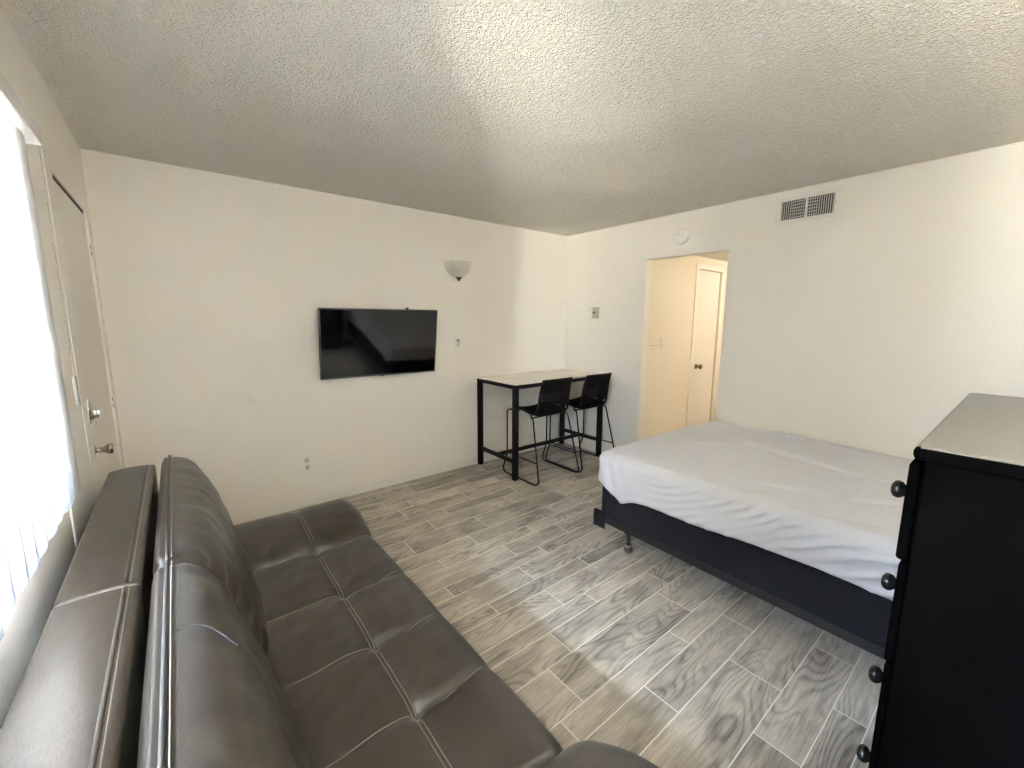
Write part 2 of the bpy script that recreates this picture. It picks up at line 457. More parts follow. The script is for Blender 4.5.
for z in (1.01, 1.86):
    hg = MB().rbox((XL - 0.006, DY1 - 0.012, z - 0.045), (XL + 0.003, DY1 + 0.004, z + 0.045), 0.001)
    h_ = hg.build('hinge', M['trim'], d)
    k_ = MB().box((XL + 0.003, DY1 - 0.008, z + 0.008), (XL + 0.0045, DY1, z + 0.030)).box((XL + 0.003, DY1 - 0.008, z - 0.028), (XL + 0.0045, DY1, z - 0.006)).build('hinge_pin_slot', M['dark'], h_)
w = MB(); w.rbox((XL, 1.90, 0), (XL + 0.0055, DY0 - 0.004, 2.125), 0.002); w.rbox((XL, 2.335, 0), (XL + 0.0075, DY0 - 0.004, 2.126), 0.0035); w.rbox((XL, DY1 + 0.006, 0), (XL + 0.006, DY1 + 0.06, DZ1), 0.002)
struct(w.build('trim_1', M['trim']))
struct(MB().box((XL - 0.05, DY0, DZ1 - 0.022), (XL - 0.006, DY1, DZ1 - 0.001)).build('door_gap_shade', M['dark']), 'dark strip painted as the shade in the gap above the front door')  # solid dark strip stands in for shade in the head gap

struct(MB().box((XL - 0.11, DY0 - 0.03, -0.01), (XL - 0.052, DY1 + 0.03, DZ1 + 0.03)).build('front_light_block', M['trim']))  # unseen panel added to block light leaking around the front door
struct(MB().box((DX0 - 0.03, HY1 + 0.05, -0.01), (DX1 + 0.03, HY1 + 0.11, HDZ + 0.03)).build('hall_light_block', M['trim']))  # added behind the hall door, out of sight, to stop light leaks
# window and view
wn = empty('window_1', (XL - WT / 2, (WY0 + WY1) / 2, WZ0)); struct(wn)
w = MB(); X0, X1 = -0.045, -0.005; yh = (WY1 - WY0) / 2; zh = WZ1 - WZ0
w.box((X0, -yh, 0), (X1, yh, 0.035)); w.box((X0, -yh, zh - 0.035), (X1, yh, zh)); w.box((X0, -yh, 0.035), (X1, -yh + 0.035, zh - 0.035)); w.box((X0, yh - 0.035, 0.035), (X1, yh, zh - 0.035)); w.box((X0, -0.02, 0.035), (X1, 0.02, zh - 0.035))
w.build('window_frame', M['alu'], wn)
MB().box((-0.028, -yh + 0.035, 0.035), (-0.024, -0.02, zh - 0.035)).build('window_pane', M['glass'], wn)
MB().box((-0.028, 0.02, 0.035), (-0.024, yh - 0.035, zh - 0.035)).build('window_pane', M['glass'], wn)

# vertical blind
BX = XL + 0.080
vb = tag(empty('vertical_blind', (BX, 0.70, 1.04)), 'white vertical vane blind over the bright window beside the sofa', 'blind')
MB().rbox((-0.050, -1.02, 0.885), (0.022, 0.95, 0.932), 0.004).rbox((-0.08, -0.8, 0.905), (-0.022, -0.77, 0.915), 0.001).rbox((-0.08, 0.88, 0.905), (-0.022, 0.91, 0.915), 0.001).build('headrail', M['headrail'], vb)
GROUP, GANG = 0.40, -38
for i in range(24):
    y = -0.235 + i * 0.0765 - 0.70
    if y > 0.86: break
    # unseen vanes nearest the back wall are set more open to light the room
    ang = math.radians(max(9, min(26, 24 - 14 * (y + 0.25) / 0.45)) + random.uniform(-4, 4))
    if y + 0.70 < GROUP: ang = math.radians(GANG + random.uniform(-4, 4))
    w_ = 0.0445
    V, F = [], []
    z0 = random.uniform(-0.004, 0.006)
    K = 6
    for zz in (z0, 0.882):
        for k in range(K + 1):
            u = -w_ + 2 * w_ * k / K
            bow = 0.005 * (1 - (u / w_) ** 2)
            V.append((u * math.sin(ang) + bow * math.cos(ang), u * math.cos(ang) - bow * math.sin(ang), zz))
    for k in range(K): F.append((k, k + 1, K + 2 + k, K + 1 + k))
    v_ = MB().add(V, F).build('vane', M['vane'], vb, 180); v_.location = (0, y, 0)
MB().tube([(0.015, 0.945, 0.89), (0.010, 0.968, 0.29)], 0.0005, 6).tube([(0.010, 0.968, 0.29), (0.010, 0.968, 0.21)], 0.005, 8).build('wand', M['wand'], vb, 40)

# ------------------------------------------------------------------ sofa
SX0 = 0.02
rows = [2.005, 1.60, 1.265, 0.96, 0.63]
def seat_dz(x, y):
    dz = np.zeros_like(x)
    dz -= 0.009 * gauss(x - 0.42, 0.016)
    for k, yr in enumerate(rows):
        deep = np.where(x > 0.40, 0.042, 0.036) if k in (0, 4) else np.where(x > 0.42, 0.023, 0.005)
        deep = deep * np.clip((0.655 - x) / 0.08, 0, 1)
        wv = 0.006 * np.sin(x * 23 + k * 2)
        fade = 0.45 + 0.55 * gauss(x - 0.47, 0.13)
        dz -= deep * fade * gauss(y - yr - wv + 0.012, 0.016)
        dz -= 0.008 * gauss(np.hypot(x - 0.42, y - yr), 0.035)
        # pinch wrinkles that leave the tuft towards the front
        for s, a in ((1, 0.35), (1, -0.30), (-1, 0.25), (-1, -0.4), (1, 0.75)):
            ux, uy = s * math.cos(a), math.sin(a)
            rx, ry = x - 0.42, y - yr
            al = rx * ux + ry * uy; ac = -rx * uy + ry * ux
            dz += 0.0025 * gauss(ac, 0.010) * np.where(al > 0, gauss(al - 0.05, 0.06), 0)
    ed = sorted(rows)
    for a, b in zip(ed[:-1], ed[1:]):
        inside = (y > a) & (y < b)
        ty = np.clip((y - a) / (b - a), 0, 1)
        tx = np.where(x < 0.42, np.clip((x - 0.05) / 0.37, 0, 1), np.clip((x - 0.42) / 0.30, 0, 1))
        dz += np.where(inside, 0.009 * np.sin(PI * ty) ** 0.8 * np.sin(PI * tx) ** 0.6, 0)
    dz += 0.004 * vnoise(x * 9, y * 16, 3) + 0.003 * vnoise(x * 25, y * 25, 4)
    return dz
sofa = tag(empty('sofa', (0, 0, 0)), 'dark brown tufted leather sofa along the window wall', 'sofa')
def seat_disp(P):
    k = np.clip((P[:, 2] - 0.30) / 0.12, 0, 1)
    P[:, 2] += seat_dz(P[:, 0], P[:, 1]) * k
    side = np.clip((P[:, 0] - 0.6) / 0.08, 0, 1)
    for yr in rows[1:4]:
        P[:, 0] -= 0.003 * gauss(P[:, 1] - yr, 0.04) * side
    return P
seat = MB().rbox((SX0, 0.60, 0.17), (0.695, 2.03, 0.425), 0.06, 0.012, 5, seat_disp).build('seat', M['leather'], sofa, 180)
def seat_z(x, y):
    return 0.425 + float(seat_dz(np.array([x]), np.array([y]))[0])
for dx in (-0.006, 0.006):
    p = [(0.42 + dx, y, seat_z(0.42 + dx, y) + 0.0008) for y in np.arange(0.66, 1.98, 0.012)]
    MB().tube(p, 0.0015, 5).build('stitching', M['stitch'], seat, 180)
for yr in rows[1:4]:
    for dy in (-0.010,):
        p = [(x, yr + dy + 0.006 * math.sin(x * 23), seat_z(x, yr + dy + 0.006 * math.sin(x * 23)) + 0.0006) for x in np.arange(0.16, 0.66, 0.01)]
        MB().tube(p, 0.0012, 5).build('stitching', M['stitch'], seat, 180)

def arm(y0, y1, inner, rise, droop, xf=0.70):
    """folding end cushion; inner = y of the fold"""
    s = 1 if y1 > inner + 0.1 else -1
    def disp(P):
        x, y, z = P[:, 0].copy(), P[:, 1].copy(), P[:, 2].copy()
        k = np.clip((z - 0.30) / 0.1, 0, 1)
        t = np.clip((y - inner) * s / abs(y1 - y0), 0, 1)
        P[:, 2] += k * (rise * np.sin(PI * 0.5 * np.clip(t * 1.6, 0, 1)) - droop * np.clip((t - 0.62) / 0.38, 0, 1) ** 2)
        P[:, 2] -= k * 0.012 * gauss(x - 0.42, 0.02)
        ew = gauss(t, 0.22)
        P[:, 2] += k * ew * (0.006 * np.sin(x * 60 + 8 * vnoise(x * 6, y * 6, 8)) * gauss(x - 0.40, 0.2))
        P[:, 2] += k * (0.006 * vnoise(x * 8, y * 10, 11) + 0.003 * vnoise(x * 22, y * 22, 12))
        P[:, 0] += 0.015 * np.clip((x - 0.5) / 0.2, 0, 1) * np.sin(PI * t)
        return P
    o = MB().rbox((SX0, y0, 0.17), (xf, y1, 0.435), 0.075, 0.013, 5, disp).build('armrest', M['leather'], sofa, 180)
    me = o.data
    co = np.array([v.co[:] for v in me.vertices])
    for dx in (-0.006, 0.006):
        p = []
        for y in np.linspace(inner + s * 0.03, (y1 if s > 0 else y0) - s * 0.09, 24):
            m_ = (abs(co[:, 0] - 0.42 - dx) < 0.02) & (abs(co[:, 1] - y) < 0.02)
            if m_.any(): p.append((0.42 + dx, y, co[m_][:, 2].max() - 0.001))
        zz = np.array([q[2] for q in p]); zz = np.convolve(np.pad(zz, 2, 'edge'), np.ones(5) / 5, 'valid')
        MB().tube([(a, b, c + 0.002) for (a, b, _), c in zip(p, zz)], 0.0015, 5).build('stitching', M['stitch'], o, 180)
    return o
arm(1.985, 2.455, 2.005, 0.048, 0.040)
arm(0.145, 0.645, 0.63, 0.128, 0.0, 0.742)

# outer back frame blocks
def outer(y0, y1):
    def disp(P):
        x, y, z = P[:, 0], P[:, 1], P[:, 2]
        k = np.clip((z - 0.7) / 0.12, 0, 1)
        P[:, 2] += k * (0.006 * np.sin(PI * np.clip((x + 0.27) / 0.15, 0, 1)) + 0.004 * vnoise(x * 10, y * 6, 21))
        return P
    o = MB().rbox((-0.275, y0, 0.20), (-0.122, y1, 0.850), 0.010, 0.02, 3, disp).build('back_frame', M['leather'], sofa, 180)
    p = [(-0.150, y, 0.8535) for y in np.linspace(y0 + 0.012, y1 - 0.012, 30)]
    p = [(-0.150, y0 - 0.0, 0.70), (-0.150, y0 + 0.0, 0.80)] + [(-0.150, y0 + 0.004, 0.845)] + p + [(-0.150, y1 - 0.004, 0.845), (-0.150, y1, 0.80), (-0.150, y1, 0.70)]
    MB().tube(p, 0.0045, 8).build('piping', M['piping'], o, 180)
    p2 = [(-0.141, y, 0.8535) for y in np.linspace(y0 + 0.012, y1 - 0.012, 30)]
    MB().tube(p2, 0.0014, 5).build('stitching', M['stitch'], o, 180)
outer(1.306, 2.385)
outer(0.235, 1.3045)

# inner back cushions
def cushion(y0, y1, seed, seam):
    yc, hy = (y0 + y1) / 2, (y1 - y0) / 2
    def disp(P):
        x, y, z = P[:, 0].copy(), P[:, 1].copy(), P[:, 2].copy()
        f = (x - 0.0) / 0.2                       # 0 back .. 1 front
        tz = np.clip((z - 0.40) / 0.48, 0, 1)
        ty = np.clip(np.abs(y - yc) / hy, 0, 1)
        back = -0.104 + 0.0 * tz
        thick = 0.200 * np.maximum(1 - tz, 0.0) ** 0.45 + 0.070
        thick = thick * (1 - 0.20 * ty ** 4)
        P[:, 0] = back + f * thick
        P[:, 2] = z - 0.010 * np.clip(tz * 1.2 - 0.2, 0, 1) * ty ** 6 - 0.012 * np.clip((f - 0.3), 0, 1) * tz
        fr = np.clip((f - 0.4) / 0.4, 0, 1)
        P[:, 0] += fr * (0.012 * vnoise(y * 7 + z * 2, z * 9, seed) + 0.006 * vnoise(y * 20, z * 22, seed + 1))
        endw = gauss(ty - 1, 0.22)
        P[:, 0] += fr * endw * 0.007 * np.sin(z * 75 + 6 * vnoise(y * 9, z * 8, seed + 2))
        return P
    o = MB().rbox((0.0, y0, 0.385), (0.2, y1, 0.880), 0.055, 0.014, 5, disp).build('back_cushion', M['leather'], sofa, 180)
    co = np.array([v.co[:] for v in o.data.vertices])
    def topz(y, xx=-0.070):
        m_ = (abs(co[:, 0] - xx) < 0.014) & (abs(co[:, 1] - y) < 0.02)
        return co[m_][:, 2].max() if m_.any() else None
    ys_ = np.linspace(y0 + 0.02, y1 - 0.02, 60); p = []
    for y in ys_:
        z = topz(y)
        if z: p.append([-0.070, y, z])
    zz = np.array([q[2] for q in p]); zz = np.convolve(np.pad(zz, 3, 'edge'), np.ones(7) / 7, 'valid')
    p = [(a, b, c + 0.001) for (a, b, _), c in zip(p, zz)]
    p = [(-0.07, p[0][1] - 0.012, p[0][2] - 0.03), ] + p + [(-0.07, p[-1][1] + 0.012, p[-1][2] - 0.03)]
    MB().tube(p, 0.0042, 8).build('piping', M['piping'], o, 180)
    MB().tube([(a + 0.009, b, c - 0.0015) for a, b, c in p[1:-1]], 0.0013, 5).build('stitching', M['stitch'], o, 180)
    q = []
    for t in np.linspace(0, 1, 16) if seam else ():
        y_ = seam + 0.03 * math.sin(PI * t) - 0.05 * t; x_ = -0.058 + 0.10 * t
        m_ = (abs(co[:, 0] - x_) < 0.010) & (abs(co[:, 1] - y_) < 0.012)
        if m_.any(): q.append((x_, y_, co[m_][:, 2].max()))
    if len(q) > 4:
        zz = np.array([a[2] for a in q]); zz = np.convolve(np.pad(zz, 2, 'edge'), np.ones(5) / 5, 'valid')
        MB().tube([(a[0], a[1], z_ - 0.0005) for a, z_ in zip(q, zz)], 0.0016, 5).build('seam', M['dark'], o, 180)
    return o
cushion(1.335, 2.43, 31, None)
cushion(0.19, 1.348, 41, 1.0)
MB().rbox((-0.26, 0.22, 0.09), (0.66, 2.38, 0.20), 0.01).build('base', M['dark'], sofa)
for x in (-0.22, 0.60):
    for y in (0.30, 2.30):
        MB().lathe([(0.018, 0), (0.026, 0.10)], (x, y, 0), 'Z', 16).build('leg', M['black_wood'], sofa, 40)

# ------------------------------------------------------------------ bed
BA = math.radians(-1.3)
BO = (2.14, 1.72, 0)          # foot corner nearest the camera; local x across, local y negative to the head
BW, BL = 1.455, 2.06
bf = tag(empty('metal_bed_base', BO, BA), 'black steel bed frame on casters under the navy box spring', 'bed frame')
def angle_rail(p0, p1, inward):
    x0, y0 = p0; x1, y1 = p1
    mb = MB()
    lo = (min(x0, x1), min(y0, y1)); hi = (max(x0, x1), max(y0, y1))
    if abs(x1 - x0) < 1e-6:
        mb.box((x0 - 0.003, lo[1], 0.150), (x0, hi[1], 0.196)); mb.box((min(x0 - 0.003, x0 + inward), lo[1], 0.150), (max(x0, x0 + inward), hi[1], 0.154))
    else:
        mb.box((lo[0], y0, 0.150), (hi[0], y0 + 0.003, 0.196)); mb.box((lo[0], min(y0 + 0.003, y0 + inward), 0.150), (hi[0], max(y0, y0 + inward), 0.154))
    return mb
angle_rail((-0.004, 0.012), (-0.004, -BL + 0.05), 0.035).build('side_rail', M['rail'], bf)
angle_rail((BW + 0.01, 0.02), (BW + 0.01, -BL + 0.05), -0.035).build('side_rail', M['rail'], bf)
for y in (-0.24, -1.75):
    MB().box((-0.012, y - 0.02, 0.146), (BW + 0.01, y + 0.02, 0.150)).build('cross_rail', M['rail'], bf)
for (x, sx) in ((0.008, 1), (BW - 0.01, -1)):
    w = MB().rbox((x - sx * 0.0185 - 0.004, -0.062, 0.106), (x - sx * 0.0185 + 0.004, 0.026, 0.226), 0.002).rbox((min(x - sx * 0.0145, x - sx * 0.032), 0.020, 0.112), (max(x - sx * 0.0145, x - sx * 0.032), 0.026, 0.222), 0.002)
    w.build('headboard_bracket', M['rail'], bf)
for x in (0.035, BW - 0.035):
    for y in (-0.225, -1.75):
        l_ = MB().tube([(x, y, 0.148), (x, y, 0.062)], [0.016, 0.009], 10).lathe([(0.013, 0.055), (0.013, 0.066)], (x, y, 0), 'Z', 12).build('leg', M['rail'], bf, 40)
        w = MB().lathe([(0.0, -0.008), (0.022, -0.008), (0.0245, -0.004), (0.0245, 0.004), (0.022, 0.008), (0.0, 0.008)], (x - 0.010, y, 0.0245), 'X', 20).lathe([(0.0, -0.008), (0.022, -0.008), (0.0245, -0.004), (0.0245, 0.004), (0.022, 0.008), (0.0, 0.008)], (x + 0.010, y, 0.0245), 'X', 20)
        lb(w.build('caster_wheel', M['caster'], l_, 40), 'twin wheel caster')
        MB().rbox((x - 0.021, y - 0.016, 0.036), (x + 0.021, y + 0.02, 0.058), 0.006, None, 2).build('caster_hood', M['wheel'], l_, 40)

def box_disp(P):
    P[:, 0] += 0.004 * vnoise(P[:, 1] * 6, P[:, 2] * 9, 51)
    return P
bs = MB().rbox((0, -BL, 0.156), (BW, 0, 0.455), 0.045, 0.03, 4, box_disp).build('box_spring', M['boxspring'], None, 180)
tag(bs, 'navy blue fabric box spring below the white sheet', 'box spring'); bs.location = BO; bs.rotation_euler = (0, 0, BA)
mt = MB().rbox((0.012, -BL + 0.012, 0.457), (BW - 0.012, -0.012, 0.622), 0.06, None, 4).build('mattress', M['mattress'], None, 180)
tag(mt, 'thick mattress between the loose white sheet and the navy box spring', 'mattress'); mt.location = BO; mt.rotation_euler = (0, 0, BA)

# sheet: local frame of the bed
hem_y = np.array([0.05, 0.0, -0.055, -0.13, -0.205, -0.30, -0.404, -0.676, -0.957, -1.238, -1.49, -2.1])
hem_z = np.array([0.44, 0.432, 0.423, 0.375, 0.345, 0.385, 0.395, 0.396, 0.419, 0.428, 0.418, 0.42])
cb, sb = math.cos(BA), math.sin(BA)
def to_local(x, y):
    dx, dy = x - BO[0], y - BO[1]
    return dx * cb + dy * sb, -dx * sb + dy * cb
FCAM = 418.111; PITCH, YAW, ROLL = 0.152135048, 0.675632076, 0.0035370501
def cam_axes():
    f = Vector((math.sin(YAW) * math.cos(PITCH), math.cos(YAW) * math.cos(PITCH), -math.sin(PITCH)))
    rt = Vector((math.cos(YAW), -math.sin(YAW), 0)); up = rt.cross(f)
    c, s = math.cos(ROLL), math.sin(ROLL)
    return f, rt * c + up * s, up * c - rt * s
# fold lines of the sheet, measured in room coordinates on the bed top (x, y)
RIDGES = [
    ([(3.047, 1.607), (3.043, 1.203), (2.942, 0.826), (2.879, 0.572), (2.873, 0.361)], 0.012, 0.012),
    ([(3.517, 1.503), (3.498, 0.980), (3.366, 0.547)], 0.011, 0.010),
    ([(2.690, 1.50), (2.83, 1.32), (3.043, 1.203)], 0.006, 0.010),
    ([(2.883, 0.515), (2.645, 0.336)], 0.009, 0.012),
    ([(2.372, 0.735), (2.415, 0.602), (2.395, 0.470)], 0.014, 0.014),
    ([(2.62, 0.28), (2.46, 0.44), (2.41, 0.50)], 0.010, 0.014),
    ([(2.30, 1.35), (2.42, 1.05), (2.47, 0.86)], 0.005, 0.010),
    ([(2.36, 1.52), (2.55, 1.20), (2.60, 0.95)], 0.004, 0.010),
    ([(2.30, 0.95), (2.36, 0.78), (2.37, 0.62)], 0.007, 0.012),
]
RID_L = [([to_local(*p) for p in pts], a, w_) for pts, a, w_ in RIDGES]
def sheet_disp(P):
    x, y, z = P[:, 0].copy(), P[:, 1].copy(), P[:, 2].copy()
    top = np.clip((z - 0.58) / 0.05, 0, 1)
    # hem: stretch the skirt between z=0.57 and the bottom edge
    hz = np.interp(-y, -hem_y, hem_z)
    z1 = np.where(z < 0.57, 0.57 - (0.57 - z) / (0.57 - 0.40) * (0.57 - hz), z)
    P[:, 2] = z1
    # top: gentle dome and fold ridges
    P[:, 2] += top * (0.012 * np.sin(PI * np.clip(x / BW, 0, 1)) + 0.004 * vnoise(x * 6, y * 6, 61) + 0.003 * vnoise(x * 18, y * 18, 62))
    for pts, a, w_ in RID_L:
        d, f = seg_dist(x, y, pts)
        P[:, 2] += top * 2.3 * a * gauss(d, w_) * np.sin(PI * np.clip(f, 0.04, 0.96)) ** 0.5
    # near-side skirt: tension folds running mostly along the bed, stronger towards the head
    near = np.clip((0.10 - x) / 0.10, 0, 1) * np.clip((0.63 - z1) / 0.05, 0, 1)
    s = -y
    amp = np.clip((s - 0.25) / 0.6, 0.12, 1)
    ph = (z1 - (0.16 + 0.2 * np.clip((s - 0.5) / 0.6, 0, 1)) * s) * 62 + 7.0 * vnoise(s * 2.2, z1 * 7, 63)
    w1 = (2.2 * (1 - np.abs(np.sin(ph))) ** 2.2 - 0.4) * np.clip(0.45 + 1.4 * vnoise(s * 2.5 + 3, z1 * 14, 64), 0, 1.2)
    P[:, 0] -= near * np.maximum(0.012 + 0.0200 * amp * w1 + 0.010 * vnoise(s * 5, z1 * 12, 65), -0.006)
    # vertical drape folds near the foot corner
    vf = np.clip((0.55 - s) / 0.4, 0, 1)
    P[:, 0] -= near * vf * 0.006 * np.sin(s * 52 + 20 * (z1 - 0.5) + 4 * vnoise(s * 4, z1 * 4, 66))
    # crumpled shoulder where the top turns down
    sh = gauss(x - 0.07, 0.09) * np.clip((z1 - 0.56) / 0.06, 0, 1)
    P[:, 2] += sh * (0.014 * vnoise(x * 14 + y * 5, y * 9, 67) + 0.006 * vnoise(x * 34, y * 26, 68))
    return P
V_, F_ = rbox_vf((-0.016, -BL - 0.01, 0.32), (BW + 0.014, 0.020, 0.634), 0.054, 0.0105, 6, drop=((2, -1),))
keep = V_[:, 2] > 0.399
F_ = [f_ for f_ in F_ if all(keep[i] for i in f_)]
V_[:, 2] = np.where(V_[:, 2] < 0.4105, 0.40, V_[:, 2])
used = sorted({i for f_ in F_ for i in f_}); rm = {j: i for i, j in enumerate(used)}
V_ = sheet_disp(V_[used]); F_ = [tuple(rm[i] for i in f_) for f_ in F_]
sh = MB().add(V_, F_).build('bed_sheet', M['sheet'], None, 180)
sm = sh.modifiers.new('thickness', 'SOLIDIFY'); sm.thickness = 0.0015; sm.offset = 1
tag(sh, 'rumpled thin white sheet draped over the mattress', 'sheet'); sh.location = BO; sh.rotation_euler = (0, 0, BA)

# ------------------------------------------------------------------ dresser
dr = tag(empty('dresser', (1.006, 0.10, 0)), 'tall black painted chest of drawers with round knobs right of the sofa', 'dresser')
DW, DD = 0.92, 0.455
MB().rbox((0.012, -DD, 0.06), (DW - 0.012, -0.002, 1.245), 0.004).build('body', M['black_wood'], dr)
MB().rbox((0.03, -DD + 0.02, 0.0), (DW - 0.03, -0.03, 0.06), 0.004).build('plinth', M['black_wood'], dr)
tp_ = lb(MB().rbox((0.0, -DD - 0.005, 1.246), (DW, 0.014, 1.272), 0.009, None, 1).build('top', M['black_wood'], dr), 'dusty worn black top with ceiling sheen painted into its grey')
tp_.data.materials.append(M['dusty_sheen_top'])
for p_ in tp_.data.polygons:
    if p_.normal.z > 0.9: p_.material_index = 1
zt = [1.242, 1.046, 0.834, 0.616, 0.408, 0.190]
for k, z in enumerate(zt[:5]):
    zn = zt[k + 1]; zc = (1.147, 0.941, 0.718, 0.513, 0.30)[k]
    off = (0.008, 0.002, 0.0, 0.0, 0.003)[k]
    d_ = MB().rbox((0.014, -0.002 + off * 0.5, zn + 0.002), (DW - 0.014, 0.010 + off, z - 0.004), 0.007, None, 3).build('drawer', M['black_wood'], dr, 40)
    if off > 0: MB().box((0.03, -0.25, zn + 0.02), (DW - 0.03, -0.002 + off * 0.5, z - 0.03)).build('drawer_box', M['black_wood'], d_)
    for kx in (0.135, DW - 0.135):
        y0 = 0.010 + off
        MB().lathe([(0.010, y0), (0.0085, y0 + 0.008), (0.011, y0 + 0.013), (0.0165, y0 + 0.018), (0.0185, y0 + 0.024), (0.0165, y0 + 0.030), (0.010, y0 + 0.034), (0, y0 + 0.0355)], (kx, 0, zc), 'Y', 20).build('knob', M['knob_black'], d_, 60)

# ------------------------------------------------------------------ bar table
TX0, TX1, TY0, TY1, TZ = 2.347, 3.590, 2.882, 3.499, 0.916
tb = tag(empty('bar_table', ((TX0 + TX1) / 2, (TY0 + TY1) / 2, 0)), 'counter height table with pale top and black metal frame in the far corner', 'table')
hx, hy = (TX1 - TX0) / 2, (TY1 - TY0) / 2; lw = 0.046
for sx in (-1, 1):
    for sy in (-1, 1):
        x0, y0 = sx * (hx - lw / 2), sy * (hy - lw / 2)
        MB().rbox((x0 - lw / 2, y0 - lw / 2, 0.006), (x0 + lw / 2, y0 + lw / 2, TZ - 0.012), 0.003).rbox((x0 - 0.018, y0 - 0.018, 0), (x0 + 0.018, y0 + 0.018, 0.006), 0.001).build('leg', M['black_metal'], tb)
w = MB()
for sy in (-1, 1):
    y0 = sy * (hy - lw / 2); w.rbox((-hx + lw, y0 - lw / 2, TZ - 0.048), (hx - lw, y0 + lw / 2, TZ - 0.012), 0.002)
for sx in (-1, 1):
    x0 = sx * (hx - lw / 2); w.rbox((x0 - lw / 2, -hy + lw, TZ - 0.048), (x0 + lw / 2, hy - lw, TZ - 0.012), 0.002)
w.build('apron', M['black_metal'], tb)
for sx in (-1, 1):
    x0 = sx * (hx - lw / 2)
    MB().rbox((x0 - 0.014, -hy + lw, 0.160), (x0 + 0.014, hy - lw, 0.195), 0.002).build('stretcher', M['black_metal'], tb)
MB().rbox((-hx + lw / 2 + 0.0145, -0.014, 0.161), (hx - lw / 2 - 0.0145, 0.014, 0.194), 0.002).build('stretcher', M['black_metal'], tb)
lb(MB().rbox((-hx + 0.003, -hy + 0.003, TZ - 0.012), (hx - 0.003, hy - 0.003, TZ), 0.002).build('table_top', M['marble'], tb), 'pale stone-look top')

# ------------------------------------------------------------------ stools
def make_stool(loc):
    st = empty('bar_stool', loc)
    R_ = 0.0075
    def xs(z): return 0.268 - 0.048 * (z / 0.64)
    for s in (-1, 1):
        prof = [(0.10, 0.645), (0.200, 0.645), (0.200, 0.20), (0.262, 0.045), (0.235, R_), (-0.225, R_), (-0.262, 0.04), (-0.13, 0.600), (-0.06, 0.615)]
        pts = [(s * (0.262 if i in (1, 2) else xs(z)) if i not in (0, 8) else s * (xs(z) - 0.03), y, z) for i, (y, z) in enumerate(prof)]
        MB().tube(fillet(pts, 0.035, 5), R_, 10).build('sled_leg', M['black_metal'], st, 180)
        MB().tube([(s * xs(0.205), 0.203, 0.208), (s * xs(0.205), -0.222, 0.208)], 0.006, 8).build('side_stretcher', M['black_metal'], st, 180)
    # shell surface: t 0 (front of seat) .. 1 (rear of seat) .. 2 (top of back)
    def prof(t):
        P_ = [(0.0, 0.17, 0.640), (0.12, 0.14, 0.655), (0.5, 0.0, 0.632), (0.85, -0.10, 0.612), (1.0, -0.145, 0.635), (1.2, -0.168, 0.70), (1.6, -0.205, 0.83), (2.0, -0.245, 0.957)]
        for a, b in zip(P_[:-1], P_[1:]):
            if t <= b[0]:
                k = (t - a[0]) / (b[0] - a[0]); return a[1] + (b[1] - a[1]) * k, a[2] + (b[2] - a[2]) * k
        return P_[-1][1:]
    def pt(u, t):
        y, z = prof(t)
        hw = 0.205 if t < 0.9 else 0.205 - 0.012 * min(1, (t - 0.9) / 0.4) if t < 1.3 else 0.193 - 0.010 * (t - 1.3) / 0.7
        if t < 0.15: hw -= 0.03 * (1 - t / 0.15)
        x = hw * u
        if t < 1: z += 0.018 * (abs(u) ** 2.5) - 0.014 * (1 - u * u) * min(1, t * 2)
        else:
            y += 0.030 * (u * u) * min(1, (t - 1) * 1.4); z -= 0.014 * (1 - abs(u) ** 3) * max(0, 1 - (t - 1) * 4) - 0.004 * (1 - u * u) * (t - 1)
        return (x, y, z)
    def cords(t0, t1, n, skip=None):
        mb = MB()
        for i in range(n):
            t = t0 + (t1 - t0) * (i + 0.5) / n
            mb.tube([pt(u, t) for u in np.linspace(-1, 1, 13)], 0.0036, 6)
        return mb
    us = np.linspace(-1, 1, 9)
    f = [pt(-1, t) for t in np.linspace(0.06, 2.0, 26)] + [pt(u, 2.0) for u in us[1:-1]] + [pt(1, t) for t in np.linspace(2.0, 0.06, 26)] + [pt(u, 0.0) for u in us[::-1][1:-1]]
    MB().tube(f, 0.0085, 8, closed=True).build('shell_rim', M['black_metal'], st, 180)
    def weft(t0, t1, n):
        mb = cords(t0, t1, n)
        for u in np.linspace(-0.92, 0.92, 12):
            mb.tube([pt(u, t) for t in np.linspace(t0, t1, 9)], 0.0030, 5)
        return mb
    weft(0.02, 1.06, 44).build('woven_seat', M['rope'], st, 180)
    weft(1.15, 1.98, 38).build('woven_backrest', M['rope'], st, 180)
    MB().tube([(-0.215, 0.13, 0.636), (0.215, 0.13, 0.636)], 0.007, 8).tube([(-0.215, -0.09, 0.600), (0.215, -0.09, 0.600)], 0.007, 8).build('seat_support', M['black_metal'], st, 180)
    return st
s1 = make_stool((2.690, 2.90, 0))
tag(s1, 'black woven rope bar stool at the table end nearer the television', 'bar stool', 'woven bar stools at the table')
def copy_tree(o, parent=None):
    c = o.copy(); C.objects.link(c)
    if parent is not None: c.parent = parent
    for ch in list(o.children): copy_tree(ch, c)
    return c
s2 = copy_tree(s1); s2.location = (3.250, 2.885, 0); s2.rotation_euler = (0, 0, 0)
tag(s2, 'black woven rope bar stool nearer the right wall and hall opening', 'bar stool', 'woven bar stools at the table')

